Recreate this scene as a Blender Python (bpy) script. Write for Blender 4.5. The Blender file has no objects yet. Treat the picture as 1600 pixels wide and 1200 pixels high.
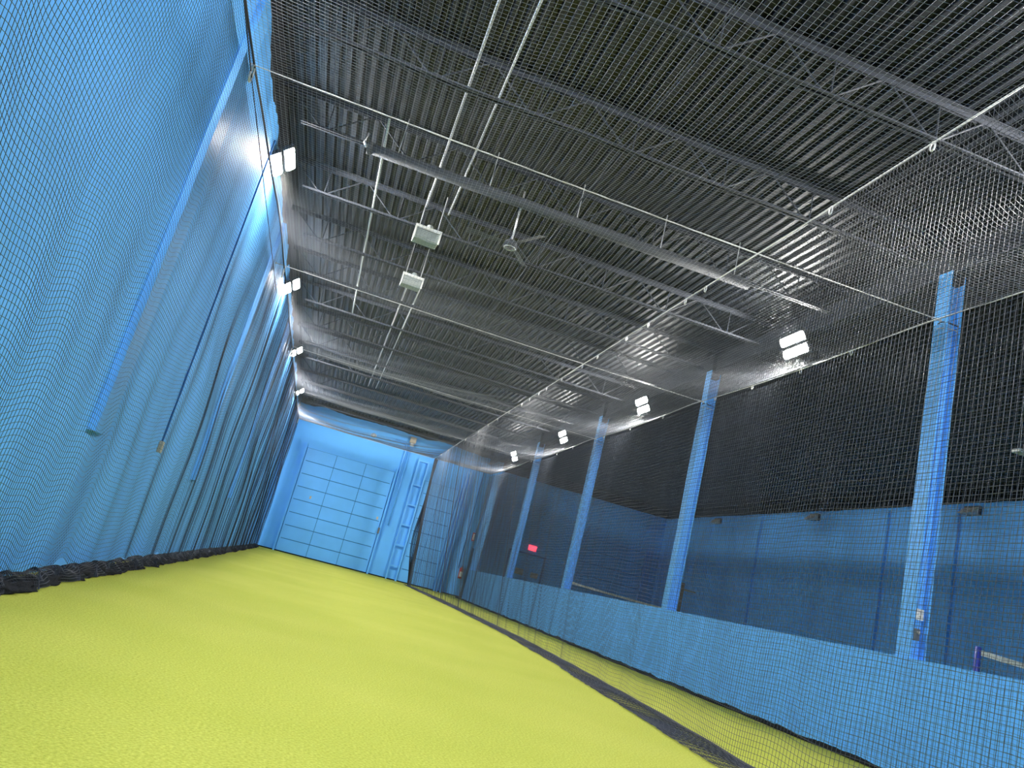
import bpy, math, random
import numpy as np
from mathutils import Matrix, Vector
random.seed(7); RNG = np.random.default_rng(11)
PI = math.pi
SC = bpy.context.scene
COL = SC.collection

# ------------------------------------------------------------------ camera, world, exposure
CAM_H = .85
yaw, pitch, roll, FPX = .19499, .25349, .25512, 1205.2
cy, sy, cp, sp, cr, sr = math.cos(yaw), math.sin(yaw), math.cos(pitch), math.sin(pitch), math.cos(roll), math.sin(roll)
fw = Vector((sy*cp, cy*cp, sp)); r0 = Vector((cy, -sy, 0)); u0 = r0.cross(fw)
rt = cr*r0 + sr*u0; up = -sr*r0 + cr*u0
cam = bpy.data.cameras.new('camera'); co = bpy.data.objects.new('camera', cam); COL.objects.link(co)
mw = Matrix((rt, up, -fw)).transposed().to_4x4(); mw.translation = Vector((0, 0, CAM_H)); co.matrix_world = mw
cam.sensor_width = 36; cam.lens = FPX/1600*36; cam.clip_start = .02; cam.clip_end = 200
SC.camera = co
w = bpy.data.worlds.new('dim_surroundings'); SC.world = w; w.use_nodes = True
w.node_tree.nodes['Background'].inputs[0].default_value = (.6, .75, 1, 1)
w.node_tree.nodes['Background'].inputs[1].default_value = .02
SC.view_settings.view_transform = 'Standard'; SC.view_settings.look = 'None'
SC.view_settings.gamma = 1; SC.view_settings.use_curve_mapping = False
SC.view_settings.exposure = 1.08
LAMP = 330.0
cy_ = SC.cycles
cy_.max_bounces = 6; cy_.diffuse_bounces = 4; cy_.glossy_bounces = 2; cy_.transparent_max_bounces = 8
cy_.use_denoising = True; cy_.denoiser = 'OPENIMAGEDENOISE'; cy_.denoising_input_passes = 'RGB_ALBEDO_NORMAL'; cy_.denoising_prefilter = 'ACCURATE'; cy_.sample_clamp_indirect = 6

# ------------------------------------------------------------------ dimensions of the hall
XL, XH, XR = -2.11, 6.64, 16.6          # left wall face, half wall face, far right wall face
YB, YB2, YF = 34.7, 36.2, -4.0          # back wall face, back wall of the dark room, wall behind the camera
Y0, DY = 7.85, 6.16                     # column bays
ZC = 5.30                               # net height
ZJB, ZJT, ZD = 6.07, 6.50, 6.56         # joist chords, deck

# ------------------------------------------------------------------ materials
def mat(name, col, rough=.6, spec=.4, metal=0., noise=0., nscale=3., bump=0., bscale=60., emit=None, es=0.):
    m = bpy.data.materials.new(name); m.use_nodes = True
    nt = m.node_tree; b = nt.nodes['Principled BSDF']
    b.inputs['Roughness'].default_value = rough; b.inputs['Metallic'].default_value = metal
    b.inputs['Specular IOR Level'].default_value = spec
    b.inputs['Base Color'].default_value = (*col, 1)
    if noise or bump: tc = nt.nodes.new('ShaderNodeTexCoord')
    if noise:
        n = nt.nodes.new('ShaderNodeTexNoise'); n.inputs['Scale'].default_value = nscale; n.inputs['Detail'].default_value = 6
        nt.links.new(tc.outputs['Object'], n.inputs['Vector'])
        r = nt.nodes.new('ShaderNodeValToRGB'); r.color_ramp.elements[0].position = .3; r.color_ramp.elements[1].position = .7
        r.color_ramp.elements[0].color = (*[c*(1-noise) for c in col], 1); r.color_ramp.elements[1].color = (*[min(1, c*(1+noise)) for c in col], 1)
        nt.links.new(n.outputs['Fac'], r.inputs['Fac']); nt.links.new(r.outputs['Color'], b.inputs['Base Color'])
    if bump:
        n2 = nt.nodes.new('ShaderNodeTexNoise'); n2.inputs['Scale'].default_value = bscale; n2.inputs['Detail'].default_value = 4
        nt.links.new(tc.outputs['Object'], n2.inputs['Vector'])
        bp = nt.nodes.new('ShaderNodeBump'); bp.inputs['Strength'].default_value = bump; bp.inputs['Distance'].default_value = .01
        nt.links.new(n2.outputs['Fac'], bp.inputs['Height']); nt.links.new(bp.outputs['Normal'], b.inputs['Normal'])
    if emit:
        b.inputs['Emission Color'].default_value = (*emit, 1); b.inputs['Emission Strength'].default_value = es
    return m

def painted_wall(name, blue, black, zcut, rag=.7):
    """blue wall paint that stops in a ragged brushed edge at zcut; black ceiling paint above it"""
    m = mat(name, blue, .62, .35, bump=.25, bscale=25)
    nt = m.node_tree; N = nt.nodes; L = nt.links; b = N['Principled BSDF']
    g = N.new('ShaderNodeNewGeometry'); s = N.new('ShaderNodeSeparateXYZ'); L.new(g.outputs['Position'], s.inputs[0])
    n = N.new('ShaderNodeTexNoise'); n.inputs['Scale'].default_value = .9; n.inputs['Detail'].default_value = 3; L.new(g.outputs['Position'], n.inputs['Vector'])
    a = N.new('ShaderNodeMath'); a.operation = 'MULTIPLY_ADD'; a.inputs[1].default_value = rag; L.new(n.outputs['Fac'], a.inputs[0]); L.new(s.outputs['Z'], a.inputs[2])
    c = N.new('ShaderNodeMath'); c.operation = 'GREATER_THAN'; c.inputs[1].default_value = zcut+rag/2; L.new(a.outputs[0], c.inputs[0])
    n3 = N.new('ShaderNodeTexNoise'); n3.inputs['Scale'].default_value = .7; n3.inputs['Detail'].default_value = 8; L.new(g.outputs['Position'], n3.inputs['Vector'])
    r = N.new('ShaderNodeValToRGB'); r.color_ramp.elements[0].position = .3; r.color_ramp.elements[1].position = .7
    r.color_ramp.elements[0].color = (*[v*.93 for v in blue], 1); r.color_ramp.elements[1].color = (*[v*1.06 for v in blue], 1)
    L.new(n3.outputs['Fac'], r.inputs['Fac'])
    x = N.new('ShaderNodeMix'); x.data_type = 'RGBA'; L.new(c.outputs[0], x.inputs[0]); L.new(r.outputs['Color'], x.inputs[6]); x.inputs[7].default_value = (*black, 1)
    L.new(x.outputs[2], b.inputs['Base Color'])
    return m

BLUE = (.125, .46, .96); STEEL = (.13, .47, .97); BLK = (.013, .0145, .018)
M = dict(
    wall=painted_wall('blue_painted_block', BLUE, BLK, 6.12),
    wallr=painted_wall('blue_painted_block_far', BLUE, BLK, 6.12, .08),
    wallb=painted_wall('blue_painted_block_back', BLUE, BLK, 6.36, .4),
    blue=mat('blue_paint', BLUE, .6, .35, noise=.05, nscale=2, bump=.2, bscale=30),
    steel=mat('blue_gloss_steel', STEEL, .42, .5, noise=.05, nscale=3),
    door=mat('blue_door_paint', (.125, .46, .96), .5, .4, noise=.05, nscale=1.5),
    dgroove=mat('door_joint', (.02, .13, .36), .7, .2),
    black=mat('black_ceiling_paint', (.0095, .0115, .0165), .5, .5, noise=.25, nscale=1.5),
    joist=mat('black_steel_paint', (.038, .042, .052), .65, .35, noise=.15, nscale=6),
    duct=mat('dark_grey_duct', (.070, .074, .082), .75, .3),
    net=mat('dark_twine', (.018, .024, .036), .5, .4),
    net2=mat('lit_tone_twine', (.135, .145, .165), .5, .5),  # same dark twine, colour raised so the overhead strands look lit
    net3=mat('dark_grey_twine', (.040, .046, .058), .5, .5),  # same twine again, colour raised less, for lit side and dividing strands
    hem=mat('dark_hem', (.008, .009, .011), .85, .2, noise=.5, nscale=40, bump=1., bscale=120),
    rope=mat('pale_wire_rope', (.62, .62, .60), .4, .5, metal=.3),
    darkrope=mat('dark_rope', (.03, .03, .035), .6, .4),
    galv=mat('galvanised_pipe', (.62, .63, .64), .35, .5, metal=.5),
    hook=mat('bright_hook', (.85, .85, .83), .25, .6, metal=.4),
    white=mat('white_enamel', (.78, .78, .72), .45, .5),
    plastic=mat('white_plastic', (.85, .85, .83), .4, .5),
    beige=mat('beige_plastic', (.55, .48, .38), .5, .4),
    grey=mat('grey_device', (.12, .13, .14), .5, .4),
    grille=mat('grey_grille', (.38, .42, .40), .5, .4),
    lamp=mat('lit_lamp_panel', (.9, .9, .9), .5, .2, emit=(1., .98, .95), es=LAMP),
    lens=mat('unlit_lamp_lens', (.55, .52, .46), .3, .5),
    housing=mat('dark_lamp_housing', (.04, .04, .045), .5, .5),
    red=mat('red_enamel', (.55, .03, .02), .4, .5),
    redlit=mat('red_lit_letters', (.9, .02, .03), .5, .2, emit=(1., .02, .04), es=9.),
    redface=mat('red_lit_face', (.5, .05, .06), .5, .3, emit=(1., .06, .10), es=1.6),
    post=mat('navy_post', (.01, .03, .30), .35, .5),
    tape=mat('white_tape', (.75, .78, .70), .7, .2, noise=.25, nscale=14),
    brown=mat('brown_post', (.16, .12, .09), .6, .3),
    sign=mat('tan_sign', (.42, .38, .30), .7, .2, noise=.35, nscale=9),
    paper=mat('cream_notice', (.66, .60, .44), .7, .2, noise=.3, nscale=14),
    dark=mat('dark_opening', (.02, .10, .20), .7, .2),
)
def turf():
    m = mat('yellow_green_turf', (.62, .67, .085), .9, .15)
    nt = m.node_tree; N = nt.nodes; L = nt.links; b = N['Principled BSDF']
    g = N.new('ShaderNodeNewGeometry')
    n1 = N.new('ShaderNodeTexNoise'); n1.inputs['Scale'].default_value = 70; n1.inputs['Detail'].default_value = 5
    n2 = N.new('ShaderNodeTexNoise'); n2.inputs['Scale'].default_value = .55; n2.inputs['Detail'].default_value = 3
    for n in (n1, n2): L.new(g.outputs['Position'], n.inputs['Vector'])
    r1 = N.new('ShaderNodeValToRGB'); r1.color_ramp.elements[0].position = .28; r1.color_ramp.elements[1].position = .72
    r1.color_ramp.elements[0].color = (.31, .33, .040, 1); r1.color_ramp.elements[1].color = (.53, .55, .098, 1)
    L.new(n1.outputs['Fac'], r1.inputs[0])
    r2 = N.new('ShaderNodeValToRGB'); r2.color_ramp.elements[0].position = .35; r2.color_ramp.elements[1].position = .65
    r2.color_ramp.elements[0].color = (.90, .93, .80, 1); r2.color_ramp.elements[1].color = (1, 1, 1, 1)
    L.new(n2.outputs['Fac'], r2.inputs[0])
    x = N.new('ShaderNodeMix'); x.data_type = 'RGBA'; x.blend_type = 'MULTIPLY'; x.inputs[0].default_value = 1
    L.new(r1.outputs[0], x.inputs[6]); L.new(r2.outputs[0], x.inputs[7]); L.new(x.outputs[2], b.inputs['Base Color'])
    bp = N.new('ShaderNodeBump'); bp.inputs['Strength'].default_value = .7; bp.inputs['Distance'].default_value = .02
    n4 = N.new('ShaderNodeTexNoise'); n4.inputs['Scale'].default_value = 110; n4.inputs['Detail'].default_value = 3; L.new(g.outputs['Position'], n4.inputs['Vector'])
    L.new(n4.outputs['Fac'], bp.inputs['Height']); L.new(bp.outputs['Normal'], b.inputs['Normal'])
    return m
M['turf'] = turf()

# ------------------------------------------------------------------ mesh helpers
class MB:
    """collects quads and triangles and links them as ONE mesh object"""
    def __init__(s): s.v = []; s.f = []
    def add(s, vs, fs):
        k = len(s.v); s.v += [tuple(p) for p in vs]; s.f += [tuple(k+i for i in f) for f in fs]; return s
    def box(s, x0, x1, y0, y1, z0, z1):
        return s.add([(x0,y0,z0),(x1,y0,z0),(x1,y1,z0),(x0,y1,z0),(x0,y0,z1),(x1,y0,z1),(x1,y1,z1),(x0,y1,z1)],
                     [(0,3,2,1),(4,5,6,7),(0,1,5,4),(1,2,6,5),(2,3,7,6),(3,0,4,7)])
    def obox(s, c, ax, ay, az, hx, hy, hz):
        c = Vector(c); ax, ay, az = (Vector(a).normalized() for a in (ax, ay, az))
        vs = [c+ax*hx*i+ay*hy*j+az*hz*k for k in (-1,1) for j in (-1,1) for i in (-1,1)]
        return s.add(vs, [(0,2,3,1),(4,5,7,6),(0,1,5,4),(1,3,7,5),(3,2,6,7),(2,0,4,6)])
    def bar(s, a, b, r, n=8, r2=None):
        return s.tube([a, b], r, n, r2)
    def tube(s, pts, r, n=8, r2=None, closed=False):
        P = [Vector(p) for p in pts]; k = len(P); rings = []
        ref = None
        for i, p in enumerate(P):
            if closed: t = P[(i+1) % k]-P[i-1]
            else: t = P[min(i+1, k-1)]-P[max(i-1, 0)]
            t.normalize()
            if ref is None: ref = Vector((0,0,1)) if abs(t.z) < .9 else Vector((1,0,0))
            a = t.cross(ref).normalized(); b = t.cross(a).normalized(); ref = -b if False else ref
            rr = r if r2 is None else r+(r2-r)*i/(k-1)
            rings.append([p+a*rr*math.cos(2*PI*j/n)+b*rr*math.sin(2*PI*j/n) for j in range(n)])
        vs = [q for rg in rings for q in rg]; fs = []
        for i in range(k if closed else k-1):
            for j in range(n):
                fs.append((i*n+j, ((i+1) % k)*n+j, ((i+1) % k)*n+(j+1) % n, i*n+(j+1) % n))
        if not closed: fs += [tuple(range(n)), tuple(range((k-1)*n, k*n))[::-1]]
        return s.add(vs, fs)
    def prism(s, prof, y0, y1):                              # profile in xz, swept along y
        n = len(prof)
        vs = [(x, y0, z) for x, z in prof]+[(x, y1, z) for x, z in prof]
        return s.add(vs, [(i, (i+1) % n, n+(i+1) % n, n+i) for i in range(n)]+[tuple(range(n))[::-1], tuple(range(n, 2*n))])
    def vprism(s, prof, z0, z1):                             # profile in xy, raised along z
        n = len(prof); zt = z1 if hasattr(z1, '__len__') else [z1]*n
        vs = [(x, y, z0) for x, y in prof]+[(x, y, zt[i]) for i, (x, y) in enumerate(prof)]
        return s.add(vs, [(i, (i+1) % n, n+(i+1) % n, n+i) for i in range(n)]+[tuple(range(n))[::-1], tuple(range(n, 2*n))])
    def build(s, name, m, parent=None, smooth=False, bevel=0, origin=None):
        me = bpy.data.meshes.new(name); v = s.v
        if origin is not None: v = [(p[0]-origin[0], p[1]-origin[1], p[2]-origin[2]) for p in v]
        me.from_pydata(v, [], s.f); me.materials.append(m)
        if smooth: me.polygons.foreach_set('use_smooth', [True]*len(me.polygons))
        me.update()
        o = bpy.data.objects.new(name, me); COL.objects.link(o)
        if origin is not None: o.location = origin
        if parent is not None: o.parent = parent
        if bevel:
            b = o.modifiers.new('soft_edges', 'BEVEL'); b.width = bevel; b.segments = 2; b.limit_method = 'ANGLE'
        return o
def tag(o, label, cat, group=None, kind=None):
    if label: o['label'] = label
    if cat: o['category'] = cat
    if group: o['group'] = group
    if kind: o['kind'] = kind
    return o
def thing(name, label, cat, loc=(0,0,0), rz=0, group=None):
    o = bpy.data.objects.new(name, None); COL.objects.link(o); o.location = loc; o.rotation_euler = (0,0,rz); o.empty_display_size = .1
    return tag(o, label, cat, group)
def struct(o): o['kind'] = 'structure'; return o
def dup(root, loc=None, label=None):
    r = root.copy(); COL.objects.link(r)
    if loc is not None: r.location = loc
    if label: r['label'] = label
    for ch in list(root.children):
        c = ch.copy(); COL.objects.link(c); c.parent = r; c.matrix_parent_inverse = ch.matrix_parent_inverse
        for g in list(ch.children):
            d = g.copy(); COL.objects.link(d); d.parent = c; d.matrix_parent_inverse = g.matrix_parent_inverse
    return r

def strand_arrays(P, r, which):
    """P[u,v,3] -> three-sided twine along axis u ('u') or v ('v')"""
    du = np.gradient(P, axis=0); dv = np.gradient(P, axis=1)
    N = np.cross(du, dv); N /= np.linalg.norm(N, axis=2, keepdims=True)+1e-12
    if which == 'u': S, T, N = P.transpose(1,0,2), du.transpose(1,0,2), N.transpose(1,0,2)
    else: S, T = P, dv
    T = T/(np.linalg.norm(T, axis=2, keepdims=True)+1e-12)
    B = np.cross(T, N)
    K, m = S.shape[:2]
    ring = np.stack([S+r*(math.cos(a)*N+math.sin(a)*B) for a in (PI/2, PI/2+2*PI/3, PI/2+4*PI/3)], axis=2)   # K,m,3,3
    V = ring.reshape(-1, 3)
    base = (np.arange(K)[:, None]*m+np.arange(m-1)[None, :])*3
    F = []
    for j in range(3):
        j2 = (j+1) % 3
        F.append(np.stack([base+j, base+3+j, base+3+j2, base+j2], axis=-1).reshape(-1, 4))
    return V, np.concatenate(F)
def quads_object(name, parts, m, parent=None, smooth=False):
    Vs, Fs, k = [], [], 0
    for V, F in parts: Vs.append(V); Fs.append(F+k); k += len(V)
    V = np.concatenate(Vs).astype(np.float32); F = np.concatenate(Fs).astype(np.int32)
    me = bpy.data.meshes.new(name); me.vertices.add(len(V)); me.vertices.foreach_set('co', V.ravel())
    me.loops.add(F.size); me.loops.foreach_set('vertex_index', F.ravel())
    me.polygons.add(len(F)); me.polygons.foreach_set('loop_start', np.arange(0, F.size, 4, dtype=np.int32))
    if smooth: me.polygons.foreach_set('use_smooth', np.ones(len(F), dtype=bool))
    me.materials.append(m); me.update(calc_edges=True)
    o = bpy.data.objects.new(name, me); COL.objects.link(o)
    if parent is not None: o.parent = parent
    return o
def netting(name, P, r, parent=None, m=None):
    return quads_object(name, [strand_arrays(P, r, 'u'), strand_arrays(P, r, 'v')], m or M['net'], parent)
def wob(x, seed, scales, amps):
    """smooth pseudo-random 1D function"""
    rs = np.random.default_rng(seed); out = np.zeros_like(x, dtype=float)
    for s, a in zip(scales, amps):
        for k in range(3):
            out += a/3*np.sin(2*PI*x/(s*(.7+.6*rs.random()))+rs.random()*6.283)
    return out

# ------------------------------------------------------------------ shell
struct(MB().box(-2.5, 17., YF-.3, YB2+.3, -.2, 0).build('floor', M['turf']))
struct(MB().box(XL-.25, XL, YF, YB2+.3, 0, ZD+.2).build('wall_left', M['wall']))
struct(MB().box(XL-.25, 7.45, YB, YB2+.3, 0, ZD+.2).build('wall_back', M['wallb']))
struct(MB().box(7.45, 17., YB2, YB2+.3, 0, ZD+.2).build('wall_back_right', M['wallr']))
struct(MB().box(XR, 17., YF, YB2, 0, ZD+.2).build('wall_right', M['wallr']))
struct(MB().box(XL-.25, 17., YF-.3, YF, 0, ZD+.2).build('wall_front', M['wall']))
hw_ = MB().box(XH, XH+.36, YF, 32.4, 0, 1.226)
struct(hw_.build('wall_middle', M['blue'])); 
# low thicker base of the left wall and the recessed joint lines in it
# corrugated roof deck, ribs running down the hall
prof = []; x = XL-.2; pz = ZD
while x < 17.0:
    prof += [(x, pz+.055), (x+.062, pz+.055), (x+.082, pz), (x+.133, pz)]
    x += .153
prof += [(17.0, pz+.055)]
n = len(prof)
dk = MB(); vs = [(a, YF-.2, b) for a, b in prof]+[(a, YB2+.2, b) for a, b in prof]
dk.add(vs, [(i, i+1, n+i+1, n+i) for i in range(n-1)])
vs2 = [(XL-.2, YF-.2, pz+.09), (17.0, YF-.2, pz+.09), (17.0, YB2+.2, pz+.09), (XL-.2, YB2+.2, pz+.09)]
dk.add(vs2, [(0, 1, 2, 3)])
struct(dk.build('ceiling', M['black']))

# ------------------------------------------------------------------ steel columns on the half wall
def ibeam_xy(cx, cy_, w, d, t, tw):                          # flanges face +-x
    a, b = d/2, w/2
    return [(cx-a, cy_-b), (cx-a+t, cy_-b), (cx-a+t, cy_-tw), (cx+a-t, cy_-tw), (cx+a-t, cy_-b), (cx+a, cy_-b),
            (cx+a, cy_+b), (cx+a-t, cy_+b), (cx+a-t, cy_+tw), (cx-a+t, cy_+tw), (cx-a+t, cy_+b), (cx-a, cy_+b)]
cl = ['blue steel I-beam column nearest the camera, with a white outlet plate on it',
      'second blue I-beam column from the camera along the half wall',
      'third blue I-beam column from the camera along the half wall',
      'fourth blue I-beam column along the half wall, left of the red exit sign']
for i in range(4):
    yc = Y0+DY*i-.11
    t = thing('steel_column', cl[i], 'column', (6.76, yc, 1.227), 0, 'blue columns standing on the half wall')
    pr = ibeam_xy(0, 0, .22, .21, .016, .008)
    rnd = [5.93-1.227+(.10 if j in (0, 1, 10, 11) else .06 if j in (4, 5, 6, 7) else -.06) for j in range(12)]
    MB().vprism(pr, 0, rnd).build('column_shaft', M['steel'], t)
    MB().vprism(ibeam_xy(0, 0, .215, .205, .014, .007), 4.66, 5.18).build('column_head', M['joist'], t)['label'] = 'black painted top of the column'
# far end post against the back wall
tag(MB().box(6.68, 6.98, 32.42, 32.66, 0, 5.6).build('end_post', M['steel']), 'blue square post at the far end of the half wall', 'post')

# columns let into the left wall
wl = ['wide bright blue steel column on the left wall nearest the camera', 'second blue steel column on the left wall, behind the netting',
      'third blue steel column on the left wall', 'fourth blue steel column on the left wall, farthest one']
for i in range(4):
    yc = Y0+DY*i-.22
    o = MB().box(-.05, .02, -.20, .20, 0, 4.75).build('wall_column', M['steel']); o.location = (XL+.0515, yc, 1.27)
    tag(o, wl[i], 'column', 'blue columns on the left wall')

# ------------------------------------------------------------------ roof joists
def ordinal(i): return ['nearest', 'second', 'third', 'fourth', 'fifth', 'sixth', 'seventh', 'eighth', 'ninth', 'tenth', 'eleventh', 'twelfth', 'thirteenth', 'fourteenth', 'farthest'][i]
bm_b, bm_t = MB(), MB()
X0, X1 = XL+.001, 6.86
for s in (-1, 1):
    bm_b.box(X0+.35, X1-.3, s*.010 if s > 0 else -.045, .045 if s > 0 else -.010, ZJB, ZJB+.008)
    bm_b.box(X0+.35, X1-.3, .010 if s > 0 else -.016, .016 if s > 0 else -.010, ZJB, ZJB+.045)
    bm_t.box(X0, X1, s*.012 if s > 0 else -.065, .065 if s > 0 else -.012, ZJT+.045, ZJT+.055)
    bm_t.box(X0, X1, .012 if s > 0 else -.020, .020 if s > 0 else -.012, ZJT-.012, ZJT+.046)
nodes = [4.66-1.22*k for k in range(6)]+[5.88]
first = None; Yj = [Y0-2.053*2+2.0533*k for k in range(15)]
jt = None
for i, y in enumerate(Yj):
    lab = f'{ordinal(i)} black open-web roof joist, counted from the camera'
    if i == 14: lab = 'black open-web roof joist farthest from the camera, near the back wall'
    if first is None:
        jt = thing('roof_joist', lab, 'joist', (0, y, 0), 0, 'black roof joists under the deck'); first = jt
        bm_b.build('bottom_chord', M['joist'], jt); bm_t.build('top_chord', M['joist'], jt)
        for xb in nodes:
            for xt in (xb-.58, xb+.58):
                if xt > X1-.1: continue
                MB().bar((xb+(.05 if xt > xb else -.05), 0, ZJB+.02), (max(xt, X0+.03), 0, ZJT+.02), .011, 6).build('web_bar', M['joist'], jt)
            MB().bar((xb+.03, 0, ZJB+.02), (xb+.03, 0, ZJT+.02), .009, 6).build('web_bar', M['joist'], jt)
    else:
        dup(first, (0, y, 0), lab)
# black girder carrying the joists over the columns
g = thing('roof_girder', 'black steel girder running above the blue columns', 'girder', (6.78, 0, 0))
MB().box(-.07, .07, YF, YB-.001, 6.42, 6.435).box(-.07, .07, YF, YB-.001, 6.02, 6.035).box(-.005, .005, YF, YB-.001, 6.03, 6.43).build('beam', M['joist'], g)
# bridging rods running down the hall between joists
for xx, zz, lb in ((2.13, 6.10, 'thin black bridging rod between joists, left one of two'), (3.86, 6.10, 'thin black bridging rod between joists, right one of two')):
    o = MB().bar((xx, 1., zz), (xx, 32.3, zz), .010, 6).build('bridging_rod', M['joist'])
    tag(o, lb, 'rod', 'bridging rods under the roof')

# ------------------------------------------------------------------ pipes, duct, heaters, fan under the roof
tag(MB().bar((.19, 1.2, 6.16), (.19, 11.3, 6.16), .017, 8).build('gas_pipe', M['galv'], smooth=True), 'bright metal pipe ending at the nearer white heater, left of the pair', 'pipe', 'bright pipes under the roof')
tag(MB().bar((.56, 1.2, 6.16), (.56, 11.3, 6.16), .015, 8).build('gas_pipe', M['galv'], smooth=True), 'bright metal pipe right of the pair above the nearer white heater', 'pipe', 'bright pipes under the roof')
tag(MB().bar((.36, 14.6, 6.14), (.36, 26., 6.14), .016, 8).build('gas_pipe', M['galv'], smooth=True), 'bright metal pipe running away behind the second white heater, left one', 'pipe', 'bright pipes under the roof')
tag(MB().bar((.62, 14.6, 6.14), (.62, 26., 6.14), .014, 8).build('gas_pipe', M['galv'], smooth=True), 'bright metal pipe running away behind the second white heater, right one', 'pipe', 'bright pipes under the roof')
tag(MB().bar((-.62, 9.2, 6.16), (-.62, 18.4, 6.16), .017, 8).build('conduit_pipe', M['grille'], smooth=True), 'single grey pipe under the roof nearest the left wall', 'pipe', 'bright pipes under the roof')

d = thing('round_duct', 'long dark grey round tube hung across the hall under the joists', 'duct', (0, 9.62, 5.90))
MB().bar((-.75, 0, 0), (4.95, 0, 0), .075, 20).build('tube', M['duct'], d, smooth=True)
MB().bar((-.80, 0, 0), (-.745, 0, 0), .088, 20).build('end_cap', M['duct'], d, smooth=True)
MB().tube([(-.82, 0, .0), (-.86, 0, .06), (-.84, 0, .20)], .018, 8).build('end_pipe', M['galv'], d, smooth=True)
for xx in (-.4, .9, 2.2, 3.5, 4.7):
    MB().tube([(xx, 0, .61), (xx, 0, .07)], .007, 6).tube([(xx+.07*math.sin(a), 0, .07*math.cos(a)) for a in [k*PI/6 for k in range(12)]], .006, 6, closed=True).build('hanger', M['galv'], d)

def heater(lab, loc, rx, k=1.):
    t = thing('unit_heater', lab, 'heater', loc, 0, 'white unit heaters under the roof')
    e = [(-.20*k, -.13*k), (.20*k, -.13*k), (.20*k, .13*k), (-.20*k, .13*k)]
    c = MB().box(-.20*k, .20*k, -.12*k, .13*k, -.10*k, .10*k).build('casing', M['white'], t, bevel=.012)
    f = MB().box(-.215*k, .215*k, -.145*k, -.121*k, .065*k, .115*k).box(-.215*k, -.19*k, -.145*k, -.121*k, -.11*k, .065*k).box(.19*k, .215*k, -.145*k, -.121*k, -.11*k, .065*k).build('front_frame', M['white'], t)
    s = MB()
    for j in range(7): s.obox((0, -.128*k, (-.095+j*.024)*k), (1,0,0), (0,1,-.5), (0,.5,1), .186*k, .012*k, .003*k)
    s.build('louvre', M['grille'], t)
    MB().box(-.19*k, .19*k, -.11*k, .12*k, -.106*k, -.101*k).build('bottom_grille', M['grille'], t)
    for sx in (-.15, .15):
        MB().bar((sx*k, .0, .10*k), (sx*k, .0, 6.56-loc[2]), .008, 6).build('hanger_rod', M['galv'], t)
    MB().bar((.02, .0, .10*k), (.02, 0, .20*k), .05, 12).build('flue_collar', M['grille'], t, smooth=True)
    t.rotation_euler = (rx, 0, .05)
    return t
heater('nearer white heater box hanging under the roof at the end of two pipes', (.33, 11.55, 5.78), 0)
heater('farther white heater box hanging under the roof behind the first', (.38, 13.85, 5.80), 0, .95)

f = thing('ceiling_fan', 'grey ceiling fan with blades hanging right of the heaters', 'fan', (1.52, 10.5, 5.66))
MB().bar((0, 0, .06), (0, 0, .90), .014, 10).build('down_rod', M['galv'], f, smooth=True)
MB().bar((0, 0, -.05), (0, 0, .05), .11, 20, .085).build('motor', M['duct'], f, smooth=True)
MB().tube([(.085*math.cos(a), .085*math.sin(a), -.055) for a in [k*PI/8 for k in range(16)]], .008, 6, closed=True).build('trim_ring', M['galv'], f)
for a in (-62, 58, 178):
    a = math.radians(a); c, s = math.cos(a), math.sin(a)
    q = lambda r, w, z: (r*c-w*s, r*s+w*c, z)
    vs = [q(.12, -.03, .0), q(.12, .03, .01), q(.70, .06, .025), q(.70, -.06, -.015)]
    vs += [(p[0], p[1], p[2]+.006) for p in vs]
    MB().add(vs, [(3,2,1,0),(4,5,6,7),(0,1,5,4),(1,2,6,5),(2,3,7,6),(3,0,4,7)]).build('blade', M['duct'], f)

# ------------------------------------------------------------------ floodlights
def flood(lab, loc, side):
    """two long lit panels side by side in a dark housing on a bracket; side -1 = faces left, +1 = faces right"""
    t = thing('flood_light', lab, 'light', loc, 0, 'twin panel flood lights')
    if side < 0: n = Vector((-.89, 0, -.45)); p = Vector((-.45, 0, .89))
    else: n = Vector((.70, 0, -.71)); p = Vector((.71, 0, .70))
    yv = Vector((0, 1, 0))
    for s in (-1, 1):
        h = MB().obox(p*(s*.105)-n*.03, p, yv, n, .088, .355, .028).build('housing', M['housing'], t, bevel=.01)
        pr = []
        hx, hy, rr = .070, .325, .045
        for cx, cy2, a0 in ((hx-rr, hy-rr, 0), (-hx+rr, hy-rr, 90), (-hx+rr, -hy+rr, 180), (hx-rr, -hy+rr, 270)):
            for k in range(5):
                a = math.radians(a0+k*22.5); pr.append((cx+rr*math.cos(a), cy2+rr*math.sin(a)))
        m = len(pr); o = p*(s*.105)
        vs = [o+p*a+yv*b-n*.002 for a, b in pr]+[o+p*a+yv*b+n*.004 for a, b in pr]
        MB().add(vs, [tuple(range(m))[::-1], tuple(range(m, 2*m))]+[(i, (i+1) % m, m+(i+1) % m, m+i) for i in range(m)]).build('lit_panel', M['lamp'], h)
    MB().obox(-n*.07, p, yv, n, .12, .04, .012).build('yoke', M['housing'], t)
    if side < 0: MB().bar(-n*.07, Vector((.10, 0, .21)), .015, 8).build('arm', M['housing'], t)
    else: MB().bar(-n*.08, Vector((-.105, 0, -.06)), .015, 8).build('arm', M['housing'], t)
    return t
rl = ['lit twin-panel flood light right side nearest in view, between first and second columns', 'lit twin-panel flood light between the second and third blue columns',
      'lit twin-panel flood light between the third and fourth blue columns', 'lit twin-panel flood light on the right side nearest the back wall']
ll = ['large lit twin-panel flood light high on the left wall, nearest in view', 'second lit flood light along the top of the left wall',
      'third lit flood light along the top of the left wall', 'farthest lit flood light on the left wall, beside the back wall']
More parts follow.
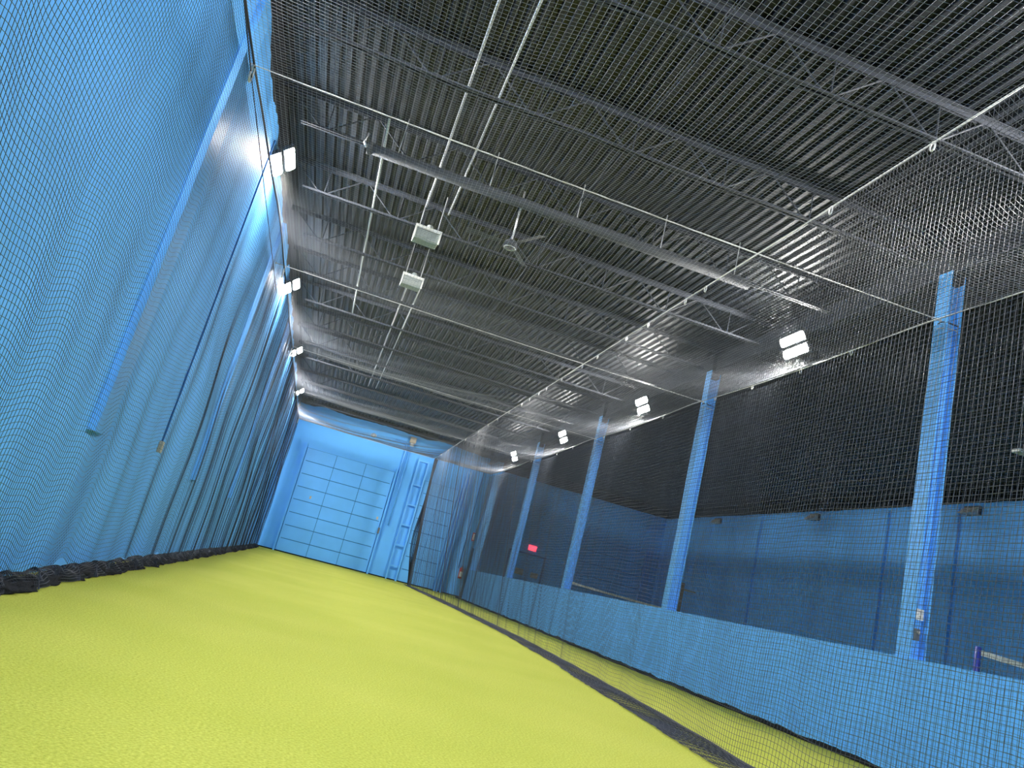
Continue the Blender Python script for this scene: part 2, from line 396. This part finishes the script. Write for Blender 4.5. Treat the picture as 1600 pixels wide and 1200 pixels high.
for k in range(4):
    flood(rl[k], (6.63, 10.93+DY*k, 5.83), -1)
    flood(ll[k], (-1.98, (11.0, 16.9, 23.2, 29.9)[k], 5.93), 1)
for k, y in enumerate((4.77, -1.39)):
    flood('lit flood light on the right girder beside the camera, out of view' if k == 0 else 'lit flood light on the right girder behind the camera, out of view', (6.63, y, 5.83), -1)
    flood('lit flood light on the left wall beside the camera, out of view' if k == 0 else 'lit flood light on the left wall behind the camera, out of view', (-1.98, y, 5.93), 1)

# ------------------------------------------------------------------ back wall: doors and fittings
def sectional_door(name, x0, x1, y, rows, cols, rh, handles=True, frame=True):
    t = bpy.data.objects.new(name, None); COL.objects.link(t); t.location = (x0, y, 0); struct(t)
    W = x1-x0; H = rows*rh
    b = MB().box(.0, W, -.03, -.001, 0, H).build('door_backing', M['dgroove'], t)
    for r in range(rows):
        p = MB()
        for c in range(cols):
            p.box(c*W/cols+.008, (c+1)*W/cols-.008, -.055, -.031, r*rh+.012, (r+1)*rh-.012)
        p.build('door_section', M['door'], t, bevel=.006)
    if frame:
        for xx in (-.10, W+.02):
            MB().box(xx, xx+.08, -.12, -.001, 0, H+.15).build('door_track', M['blue'], t)
        hg = MB()
        for r in range(1, rows):
            for xx in (.02, W-.08): hg.box(xx, xx+.06, -.068, -.056, r*rh-.04, r*rh+.04)
        hg.build('hinge_row', M['steel'], t)
    if handles:
        for xx, zz in ((.72, 2.42), (W-.22, 2.32)):
            MB().box(xx, xx+.07, -.075, -.056, zz, zz+.12).build('lock_plate', M['beige'], t)
        MB().box(W-.03, W+.05, -.16, -.121, 1.75, 2.0).build('latch_box', M['grey'], t)
    return t
sectional_door('door_1', -1.22, 2.72, YB, 8, 3, .565)
sectional_door('door_2', 4.1, 5.72, YB, 8, 2, .565, False)
sectional_door('door_4', 12.4, 15.8, YB2, 7, 3, .6, False)
# door with frame near the end of the half wall
d3 = bpy.data.objects.new('door_3', None); COL.objects.link(d3); d3.location = (9.1, YB2, 0); struct(d3)
MB().box(0, 1.7, -.04, -.001, 0, 2.62).build('door_leaf', M['door'], d3)
MB().box(-.08, 0, -.07, -.001, 0, 2.70).box(1.7, 1.78, -.07, -.001, 0, 2.70).box(0, 1.7, -.07, -.001, 2.63, 2.70).build('door_frame', M['dgroove'], d3)
MB().box(.2, 1.4, -.09, -.041, 1.02, 1.08).build('push_bar', M['grey'], d3)
# dark narrow doorway recess beside the half wall
d5 = bpy.data.objects.new('door_5', None); COL.objects.link(d5); d5.location = (6.98, YB, 0); struct(d5)
MB().box(0, .20, -.02, -.001, 0, 2.2).build('door_leaf', M['dark'], d5)
MB().box(.21, .30, -.05, -.001, 0, 2.28).box(-.01, .21, -.05, -.001, 2.21, 2.28).build('door_frame', M['steel'], d5)

def wall_pipe(name, pts, r, m, lab, cat='pipe', group=None):
    o = MB().tube(pts, r, 10).build(name, m, smooth=True); return tag(o, lab, cat, group)
yb = YB-.06
wall_pipe('conduit', [(2.35, yb, 5.95), (2.75, yb, 5.93), (2.88, yb, 5.8), (2.90, yb, 5.6), (2.90, yb, .05)], .035, M['steel'], 'blue conduit bending down beside the large roll-up door', 'conduit')
wall_pipe('conduit', [(3.08, yb, 5.78), (3.08, yb, 2.2)], .025, M['steel'], 'straight blue conduit under the beige siren on the back wall', 'conduit')
ld = thing('track_frame', 'blue steel track frame like a ladder between the two roll-up doors', 'door track', (3.60, YB-.12, 0))
MB().box(-.03, .03, -.03, .03, 0, 5.35).build('rail', M['steel'], ld); MB().box(.42, .48, -.03, .03, 0, 5.35).build('rail', M['steel'], ld)
for z in (.6, 1.5, 2.4, 3.3, 4.2, 5.3): MB().box(.03, .42, -.02, .02, z-.03, z+.03).build('rung', M['steel'], ld)
wall_pipe('header_pipe', [(4.15, YB-.12, 5.68), (7.0, YB-.12, 5.74)], .08, M['steel'], 'thick blue horizontal pipe above the narrower roll-up door', 'pipe')
ld = thing('door_rail', 'pair of tall blue vertical rails right of the narrower roll-up door', 'rail', (5.90, YB-.12, 0))
for xx in (0, .16): MB().box(xx-.03, xx+.03, -.03, .03, 0, 5.35).build('rail', M['steel'], ld)
MB().box(-.03, .19, -.03, .03, 5.35, 5.42).build('head_plate', M['steel'], ld)
wall_pipe('conduit', [(6.62, yb, 5.6), (6.60, yb, 1.2)], .022, M['dgroove'], 'thin dark blue conduit running down above the fire extinguisher', 'conduit')
sn = thing('siren', 'beige siren box with small lamp high on the back wall', 'siren', (3.10, YB-.02, 6.02))
MB().box(-.14, .14, -.16, 0, -.06, .22).build('body', M['beige'], sn, bevel=.03)
MB().bar((0, -.08, -.06), (0, -.08, -.20), .07, 12, .10).build('horn', M['white'], sn, smooth=True)
sn = thing('wall_glint', 'small white disc for a light glint on the wall above the large door', 'lamp', (1.35, YB-.001, 5.83))  # white disc added to stand for a small light reflection, not a lamp
MB().bar((0, -.01, 0), (0, -.10, -.02), .11, 16, .06).build('glint_disc', M['hook'], sn, smooth=True); MB().box(-.13, .13, -.012, 0, -.06, .06).build('base', M['white'], sn)
fe = thing('fire_extinguisher', 'red fire extinguisher with white label on the back wall', 'fire extinguisher', (6.74, YB-.12, .78))
MB().bar((0, 0, 0), (0, 0, .42), .09, 16).bar((0, 0, .42), (0, 0, .50), .09, 16, .03).build('cylinder', M['red'], fe, smooth=True)
MB().box(-.07, .07, -.095, -.088, .08, .30).build('white_tag', M['plastic'], fe)
MB().box(-.02, .02, -.05, .02, .50, .56).box(-.02, .02, -.14, .0, .56, .58).build('handle', M['grey'], fe)
MB().tube([(0, -.02, .52), (.09, -.02, .50), (.12, -.02, .35), (.11, -.02, .1)], .012, 6).build('hose', M['grey'], fe)
MB().box(-.05, .05, .085, .119, .1, .3).build('bracket', M['grey'], fe)
al = thing('fire_alarm', 'red and white fire alarm strobe above the extinguisher', 'alarm', (6.92, YB-.001, 2.55))
MB().box(-.07, .07, -.05, 0, -.05, .32).build('backplate', M['red'], al, bevel=.008); MB().box(-.045, .045, -.08, -.051, .0, .27).build('strobe_lens', M['plastic'], al)
sg = thing('notice_board', 'cream paper notice high on the back wall above the half wall end', 'sign', (7.28, YB-.001, 3.0))
MB().box(-.16, .16, -.02, 0, -.05, .38).build('paper', M['paper'], sg); MB().box(-.16, .16, -.024, -.0205, .28, .38).build('header_band', M['sign'], sg)

# exit sign and tan signs in the room beyond
ex = thing('exit_sign', 'glowing red EXIT sign above a door beyond the half wall', 'exit sign', (10.12, YB2-.001, 2.98))
MB().box(-.20, .20, -.07, 0, -.13, .13).build('case', M['redface'], ex, bevel=.01)
cu = bpy.data.curves.new('exit_letters', 'FONT'); cu.body = 'EXIT'; cu.size = .20; cu.extrude = .004; cu.align_x = 'CENTER'; cu.align_y = 'CENTER'
to = bpy.data.objects.new('exit_letters', cu); COL.objects.link(to)
me = bpy.data.meshes.new_from_object(to.evaluated_get(bpy.context.evaluated_depsgraph_get())); bpy.data.objects.remove(to)
me.materials.clear(); me.materials.append(M['redlit'])
eo = bpy.data.objects.new('letters', me); COL.objects.link(eo); eo.parent = ex; eo.location = (0, -.076, 0); eo.rotation_euler = (PI/2, 0, 0)
tag(MB().box(-.2, .2, -.03, -.001, -.14, .14).build('wall_sign', M['sign'], origin=None), 'square tan sign left of the pair beyond the half wall', 'sign', 'tan signs near the exit').location = (9.72, YB2-.09, 1.78)
tag(MB().box(-.18, .18, -.03, -.001, -.12, .12).build('wall_sign', M['sign']), 'smaller grey-tan sign under the red exit sign', 'sign', 'tan signs near the exit').location = (10.48, YB2-.09, 1.76)

# conduit with outlet on the left wall, devices on the nearest column
c = thing('wall_outlet', 'small pale outlet at the foot of a thin conduit on the left wall', 'outlet', (XL, 10.45, 1.45))
MB().box(0, .05, -.05, .05, -.06, .08).build('box', M['beige'], c, bevel=.006)
MB().bar((.02, 0, .08), (.02, 0, 4.5), .012, 8).build('conduit', M['dgroove'], c)
c = thing('outlet_plate', 'white outlet plate on the nearest blue column', 'outlet', (6.725, Y0-.22, 1.72))
MB().box(-.045, .045, -.012, .10, -.06, .06).build('plate', M['plastic'], c)
for z in (-.03, .02): MB().box(-.015, .015, -.016, -.0125, z, z+.02).build('socket', M['beige'], c)
MB().tube([(-.04, .01, .06), (-.04, .0, .2), (-.01, .0, .34), (.03, .02, .5), (.05, .08, .75), (.05, .09, 3.)], .006, 6).build('cable', M['steel'], c)
c = thing('control_box', 'small dark grey switch box below the white outlet plate', 'switch', (6.705, Y0-.22, 1.50))
MB().box(-.03, .03, -.03, .10, -.07, .06).build('body', M['grey'], c, bevel=.006); MB().bar((0, -.031, .02), (0, -.045, .02), .016, 10).build('knob', M['beige'], c)

# ------------------------------------------------------------------ the room beyond the half wall
pl = ['blue pilaster with a pale edge on the far right wall, left of the first column', 'narrow blue pilaster in the middle of the far right wall',
      'blue pilaster on the far right wall just right of the nearest column', 'blue pilaster on the far right wall near its dark corner']
for i, (y, wd) in enumerate(((27.7, .42), (20.5, .14), (17.95, .46), (34.0, .3))):
    o = MB().box(-.10, 0, -wd/2, wd/2, 0, 6.0).build('pilaster', M['blue']); o.location = (XR-.001, y, 0)
    tag(o, pl[i], 'pilaster', 'pilasters on the far right wall')
for i, (y, lb) in enumerate(((30.95, 'unlit wall light right of the second column'), (24.14, 'unlit wall light high on the far right wall midway between columns'), (17.3, 'unlit wall light right of the nearest column'))):
    t = thing('wall_light', lb, 'light', (XR-.001, y, 5.80), 0, 'unlit wall lights on the far right wall')
    MB().box(-.10, 0, -.25, .25, -.02, .22).build('housing', M['housing'], t, bevel=.01)
    MB().add([(-.10,-.24,.18), (-.10,.24,.18), (-.32,.24,-.02), (-.32,-.24,-.02), (-.10,-.24,-.03), (-.10,.24,-.03)], [(0,1,2,3),(3,2,5,4),(0,3,4),(1,5,2)]).build('lens', M['lens'], t)
def court_net(lab, x0, x1, y, group):
    t = thing('court_net', lab, 'net', (x0, y, 0), 0, group)
    for xx in (0, x1-x0):
        pp = MB().bar((xx, 0, 0), (xx, 0, 1.56), .035, 14).build('post', M['post'], t, smooth=True)
        MB().box(xx-.2, xx+.2, -.2, .2, 0, .03).build('base', M['post'], pp)
    n = 60; vs = []; s = lambda k: -.04*math.sin(PI*k/n)
    tp = MB()
    for k in range(n):
        a, b = .04+(x1-x0-.08)*k/n, .04+(x1-x0-.08)*(k+1)/n
        tp.add([(a,-.004,1.53+s(k)), (b,-.004,1.53+s(k+1)), (b,-.004,1.47+s(k+1)), (a,-.004,1.47+s(k)), (a,.004,1.53+s(k)), (b,.004,1.53+s(k+1)), (b,.004,1.47+s(k+1)), (a,.004,1.47+s(k))],
               [(0,1,2,3),(7,6,5,4),(0,4,5,1),(3,2,6,7)])
    tp.build('top_tape', M['tape'], t)
    U = np.linspace(.06, x1-x0-.06, int((x1-x0)/.05)); V = np.linspace(.75, 1.46, 15)
    P = np.zeros((len(U), len(V), 3)); P[..., 0] = U[:, None]; P[..., 2] = V[None, :]
    netting('mesh', P, .0012, t)
    return t
court_net('court net with navy post and white top tape, at the right edge', 7.64, 13.6, 7.72, 'court nets in the room beyond')
court_net('court net with pale top tape beyond the half wall, between third and second columns', 7.69, 12.6, 22.5, 'court nets in the room beyond')
st = thing('winch_post', 'brown upright post with a short handle just right of the second column', 'post', (8.9, 17.9, 0))
MB().box(-.14, .05, -.10, .10, 0, 2.05).build('upright', M['brown'], st); MB().bar((.04, 0, 1.90), (.42, 0, 1.90), .02, 8).build('handle', M['galv'], st); MB().box(-.3, .3, -.3, .3, 0, .04).build('foot', M['brown'], st)
tag(MB().bar((14.25, 17., 6.2), (14.25, 21.4, 6.2), .05, 10).build('ceiling_pipe', M['joist'], smooth=True), 'faint dark pipe under the black ceiling beyond the nearest column', 'pipe')
t = thing('strip_light', 'unlit pale strip light hung at the right edge beyond the half wall', 'light', (12.1, 11.2, 5.42))
MB().box(-.6, .6, -.08, .08, 0, .06).build('housing', M['white'], t); 
for s in (-.5, .5): MB().bar((s, 0, .06), (s, 0, 1.14), .006, 6).build('hanger', M['galv'], t)

# ------------------------------------------------------------------ ropes
def rope_pts(a, b, sag, n=24):
    a, b = Vector(a), Vector(b)
    return [a.lerp(b, k/n)-Vector((0, 0, sag*4*(k/n)*(1-k/n))) for k in range(n+1)]
cabl = ['bright wire cable crossing the hall to the nearest blue column', 'wire cable crossing the hall to the second blue column', 'wire cable crossing the hall to the third blue column',
        'wire cable crossing the hall to the fourth blue column', 'wire cable sagging across the hall in front of the back wall']
def xl(y): return np.interp(y, [1.5, 7.85, 10.9, 14., 32.5], [-1.99, -1.97, -1.86, -1.84, -1.84])
for k in range(5):
    y = Y0+DY*k-.12
    t = thing('wire_cable', cabl[k], 'cable', (0, 0, 0), 0, 'cables crossing the hall')
    x1 = 6.655 if k < 4 else 6.5
    a, b = (XL+.001 if k != 4 else -1.85, y, ZC+.055), (x1, y, ZC+.055)
    MB().tube(rope_pts(a, b, .020 if k < 4 else .10), .0070, 8).build('cable', M['rope'], t, smooth=True)
    MB().bar((a[0], y, ZC+.055), (a[0]+.10, y, ZC+.055), .016, 8).build('turnbuckle', M['galv'], t)
    if k < 4:
        MB().tube([(6.648+.11*(1-math.cos(q))-.0, y+.0+.125*math.sin(q)*1.0, ZC+.01+.02*math.cos(q*2)) for q in [j*2*PI/20 for j in range(20)]], .009, 6, closed=True).build('clamp_band', M['darkrope'], t)
        MB().tube([(6.648+.11*(1-math.cos(q)), y+.125*math.sin(q), ZC-.05+.03*math.sin(q)) for q in [j*2*PI/20 for j in range(20)]], .007, 6, closed=True).build('clamp_band', M['galv'], t)
        MB().bar((6.52, y, ZC+.055), (6.66, y, ZC+.055), .016, 8).build('turnbuckle', M['galv'], t)
XD = 3.99
rd = thing('ridge_rope', 'pale rope carrying the dividing net down the middle of the hall, with bright hooks', 'rope')
MB().bar((XD, 1.5, ZC), (XD, 32.4, ZC), .008, 8).build('rope', M['rope'], rd, smooth=True)


for y in (4.96, 6.31, 8.92, 9.5, 10.75, 11.63, 12.99, 13.82, 15.1, 16.2, 16.8, 17.59, 18.32, 19.6, 20.9, 22.1, 23.46, 25.6, 27.2, 29., 30.7):
    MB().tube([(XD, y+.028*math.cos(a), ZC-.035+.045*math.sin(a)) for a in [j*PI/6 for j in range(12)]], .007, 6, closed=True).build('snap_hook', M['hook'], rd)
rr = thing('side_rope', 'pale rope along the blue columns holding the far net', 'rope')
MB().tube([Vector((6.50, y, ZC-.06*abs(math.sin(PI*(y-Y0)/DY)))) for y in np.linspace(1.5, 32.4, 90)], .008, 8).build('rope', M['rope'], rr, smooth=True)
for y in (9.2, 10.4, 11.8, 13.1, 15.4, 17.2, 19., 21.5, 23., 26.):
    MB().tube([(6.50, y+.028*math.cos(a), ZC-.06*abs(math.sin(PI*(y-Y0)/DY))-.03+.04*math.sin(a)) for a in [j*PI/6 for j in range(12)]], .007, 6, closed=True).build('snap_hook', M['hook'], rr)
rl_ = thing('net_rope', 'dark rope with metal links along the top of the left netting', 'rope')
MB().tube([Vector((float(xl(y)), y, ZC-.02+.02*math.sin(y*1.7))) for y in np.linspace(1.5, 32.4, 120)], .013, 8).build('rope', M['darkrope'], rl_, smooth=True)
for k in range(5):
    y = Y0+DY*k-.12
    MB().tube([(float(xl(y))+.0, y-.10+.06*math.cos(a), ZC-.10+.10*math.sin(a)) for a in [j*PI/6 for j in range(12)]], .012, 6, closed=True).build('metal_link', M['galv'], rl_)
MB().tube(rope_pts((-1.95, 1.5, ZC+.25), (-1.97, Y0-.15, ZC-.12), .05), .008, 6).tube(rope_pts((-1.97, Y0-.15, ZC-.12), (-1.86, 14., ZC-.45), .0), .006, 6).build('tie_line', M['darkrope'], rl_)

# ------------------------------------------------------------------ nets
CELL = .045
def ys_for(y0, y1, dens):
    """cumulative spacing: strands closer where the net is gathered"""
    ys = [y0]
    while ys[-1] < y1: ys.append(ys[-1]+CELL*dens(ys[-1]))
    return np.array(ys)
# left net
yy = ys_for(1.5, 32.6, lambda y: 1. if y < 12 else max(.62, 1-(y-12)*.04))
zz = np.arange(.06, ZC+.001, CELL)
A = np.interp(yy, [1, 8, 12, 20, 33], [.024, .03, .04, .05, .055])
fold = wob(yy, 3, (1.6, .7), (1., .5))*.7+wob(yy, 5, (.32,), (1.,))*np.interp(yy, [1, 10, 16, 33], [.03, .05, .22, .75])
hang = np.clip((ZC-zz)/ZC, 0, 1)
P = np.zeros((len(yy), len(zz), 3))
Z, Yg = np.meshgrid(zz, yy)
lean = wob(Z, 8, (4.,), (.12,))+wob(Yg*.8+Z*.6, 9, (2.6,), (.07,))
P[..., 1] = Yg+lean*np.sin(PI*Z/ZC)
P[..., 0] = xl(Yg)+(A*fold)[:, None]*np.sin(PI*np.clip((ZC-Z)/ZC*1.1+.02, 0, 1)*.5)**.6*.8+.02*np.sin(Z*2.1+Yg*.9)*np.sin(PI*Z/ZC)
P[..., 0] = np.maximum(P[..., 0], -2.0+.0*Yg)
dz = wob(yy, 21, (1.7, .8), (.11, .05))[:, None]*hang[None, :]**.8+wob(Yg+.35*Z, 22, (1.1,), (.05,))*np.sin(PI*Z/ZC)
P[..., 2] = np.maximum(Z+dz, .03)
ln = thing('left_net', 'black netting hanging in folds against the left blue wall', 'net')
netting('mesh', P, .0019, ln)
def lumpy(name, path, wfun, hfun, seed, m, parent, lift=0., nseg=14):
    """a crumpled roll of net lying on the floor along path (x(y))"""
    ys = path[:, 1]; rs = np.random.default_rng(seed)
    K = len(ys); th = np.linspace(0, PI, nseg)
    V = np.zeros((K, nseg+1, 3))
    for k in range(K):
        wv, hv = wfun(ys[k]), hfun(ys[k])
        for j, a in enumerate(th):
            rj = 1+.0*a
            ph = .30*math.sin(ys[k]*9.1+j*1.3)+.22*math.sin(ys[k]*23.7-j*2.1)+.18*math.sin(ys[k]*47.+j*3.7)
            sc = 1+.5*ph
            V[k, j] = (path[k, 0]+wv*.5*math.cos(a)*(sc if j not in (0, nseg-1) else 1+.35*ph), ys[k], max(.004, hv*math.sin(a)*sc))
        V[k, nseg] = (path[k, 0], ys[k], .002)
    idx = np.arange(K*(nseg+1)).reshape(K, nseg+1); F = []
    for k in range(K-1):
        for j in range(nseg):
            F.append((idx[k, j], idx[k+1, j], idx[k+1, j+1], idx[k, j+1]))
        F.append((idx[k, nseg], idx[k+1, nseg], idx[k+1, 0], idx[k, 0]))
    return quads_object(name, [(V.reshape(-1, 3), np.array(F))], m, parent)
ps = np.linspace(1.5, 33.2, 1100)
path = np.stack([-1.90+wob(ps, 31, (2.5, .8, .3), (.05, .03, .02)), ps], 1)
lumpy('gathered_hem', path, lambda y: .22+.03*math.sin(y*2.3)+.03*math.sin(y*5.1), lambda y: .062+.01*math.sin(y*1.7), 1, M['hem'], ln)
# loose strands standing off the hem
Ys = np.arange(1.5, 33., .022); Vn = np.linspace(0, 1, 12)
Pn = np.zeros((len(Ys), 12, 3)); Yh, Vh = np.meshgrid(Ys, Vn, indexing='ij')
Pn[..., 0] = -1.99+.20*Vh+wob(Yh, 33, (.9, .25), (.04, .02)); Pn[..., 1] = Yh+.06*np.sin(Vh*7+Yh*11)
Pn[..., 2] = .085*np.sin(PI*(Vh*.8+.2))*(1+.12*np.sin(Yh*13)+.1*np.sin(Yh*31))+.012
netting('hem_strands', Pn, .0035, ln)

# dividing net
foot = ([1.5, 5.82, 7.05, 8.35, 11.47, 15.13, 25.5, 30, 32.5], [3.60, 3.74, 3.90, 4.03, 4.28, 4.50, 4.62, 4.45, 4.30])
footL = ([1.5, 5.48, 7.11, 8.62, 11.3, 15.5, 21., 30, 32.5], [3.05, 3.26, 3.46, 3.57, 3.86, 4.14, 4.22, 4.12, 4.12])
yy = ys_for(1.5, 32.5, lambda y: 1. if y < 16 else max(.7, 1-(y-16)*.03) if y < 31.6 else .3)
zz = np.arange(.012, ZC+.001, CELL)
Z, Yg = np.meshgrid(zz, yy)
t_ = (1-Z/ZC)
P = np.zeros((len(yy), len(zz), 3))
P[..., 0] = XD+(np.interp(Yg, *foot)-XD)*t_**1.3+wob(yy, 41, (2.2, .9), (.03, .010))[:, None]*t_**.7+wob(Yg, 42, (.4,), (.03,))*np.interp(Yg, [1, 18, 30], [.0, .25, .8])
P[..., 1] = Yg+wob(Z, 44, (3.5,), (.05,))*np.sin(PI*Z/ZC)
P[..., 2] = np.maximum(Z+wob(yy, 43, (2.4, 1.0), (.02, .012))[:, None]*t_, .01)
dn = thing('dividing_net', 'black netting hung from the middle rope, splitting the turf into two lanes', 'net')
netting('mesh', P, .0019, dn, M['net3'])
# its hem lying on the turf
Ys = ys_for(1.5, 32.4, lambda y: .38); L = 14; Vn = np.linspace(0, 1, L)
for q in range(1):
    Yh, Vh = np.meshgrid(Ys, Vn, indexing='ij')
    Pn = np.zeros(Yh.shape+(3,)); a, b = np.interp(Yh, *footL), np.interp(Yh, *foot)
    sh = .04*q
    Pn[..., 0] = a+(b-a)*Vh+wob(Yh, 51+q, (.8, .2), (.02, .012))*(1-Vh*.3)
    Pn[..., 1] = Yh+(.10+.08*q)*np.sin(Vh*4+Yh*2.1+q)+.02*np.sin(Yh*37+Vh*9)+(.25 if q else -.18)*Vh
    Pn[..., 2] = .014+.014*q+.012*np.abs(np.sin(Yh*17+Vh*6+q))*np.sin(PI*Vh)
    netting('floor_hem', Pn, .0026, dn)
MB().tube([Vector((float(np.interp(y, *foot))+.01*math.sin(y*5), y, .02)) for y in np.linspace(1.5, 32.4, 300)], .012, 6).build('foot_rope', M['darkrope'], dn)
# gathered end of the dividing net by the back wall
gb = []
for k in range(46):
    a = random.random()*6.28; r_ = .07*math.sqrt(random.random()); z = np.linspace(.02, ZC-.02, 40)
    xx = XD+.12+ (np.interp(32.4, *foot)-XD-.1)*(1-z/ZC)**1.2+(r_*math.cos(a))*(.5+2.2*np.sin(PI*np.clip(z/3.6, 0, 1))**2)-.10*np.sin(PI*z/ZC)
    yk = 32.42+(r_*math.sin(a))*(.5+1.5*np.sin(PI*z/ZC))+0*z
    gb.append(np.stack([xx, yk, z], 1))
gm = MB()
for g_ in gb: gm.tube([Vector(p) for p in g_], .006, 4)
gm.build('gathered_end', M['net'], dn)

# net in front of the half wall and columns
yy = ys_for(1.5, 32.5, lambda y: 1. if y < 20 else .8)
zz = np.arange(.04, ZC-.05, CELL)
Z, Yg = np.meshgrid(zz, yy); t_ = 1-Z/ZC
P = np.zeros((len(yy), len(zz), 3))
P[..., 0] = 6.50+wob(yy, 61, (1.9, .8), (.03, .018))[:, None]*t_**.5+wob(Yg+Z*.4, 62, (1.2,), (.02,))*np.sin(PI*Z/ZC)-.02*t_
P[..., 1] = Yg+wob(Z, 64, (3.,), (.05,))*np.sin(PI*Z/ZC)
P[..., 2] = Z+wob(yy, 63, (2.1, .9, .4), (.04, .02, .008))[:, None]*t_-(.06*np.abs(np.sin(PI*(Yg-Y0)/DY)))*(Z/ZC)
sn_ = thing('side_net', 'black netting hanging in front of the half wall and the blue columns', 'net')
netting('mesh', P, .0019, sn_, M['net3'])
ps = np.linspace(1.5, 32.8, 900); path = np.stack([6.46+wob(ps, 71, (2.5, .9), (.05, .03)), ps], 1)
lumpy('gathered_hem', path, lambda y: .08+.01*math.sin(y*3.3), lambda y: .05+.006*math.sin(y*4.7), 2, M['hem'], sn_, nseg=8)

# overhead nets: between wall rope and ridge, and between ridge and column rope
def ceiling_net(name, lab, xa, xb, sag, seed, y1=32.4):
    us = np.arange(0, 1.0001, .05/(xb-xa)); ys = np.arange(1.5, y1, .05)
    U, Yc = np.meshgrid(us, ys, indexing='ij')
    xa_ = xl(Yc) if xa < 0 else xa
    P = np.zeros(U.shape+(3,))
    ph = (Yc-Y0+.12)/DY
    sg_ = np.abs(np.sin(PI*ph))**.9
    edge = np.sin(PI*np.clip(U, 0, 1))**.55
    P[..., 0] = xa_+(xb-xa_)*U
    P[..., 1] = Yc+wob(U*6, seed, (2.4,), (.10,))*np.sin(PI*U)+wob(Yc*.7+U*2, seed+1, (2.,), (.04,))*np.sin(PI*U)
    P[..., 2] = ZC-.022-sag*sg_*edge+wob(Yc+U*2, seed+2, (1.7, .8), (.022, .012))*edge*(.3+.7*sg_)
    t = thing(name, lab, 'net')
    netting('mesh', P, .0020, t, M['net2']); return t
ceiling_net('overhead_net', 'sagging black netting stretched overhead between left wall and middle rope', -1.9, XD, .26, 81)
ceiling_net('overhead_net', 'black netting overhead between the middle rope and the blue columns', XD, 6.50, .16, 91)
# low roll of net and dark line along the foot of the back wall

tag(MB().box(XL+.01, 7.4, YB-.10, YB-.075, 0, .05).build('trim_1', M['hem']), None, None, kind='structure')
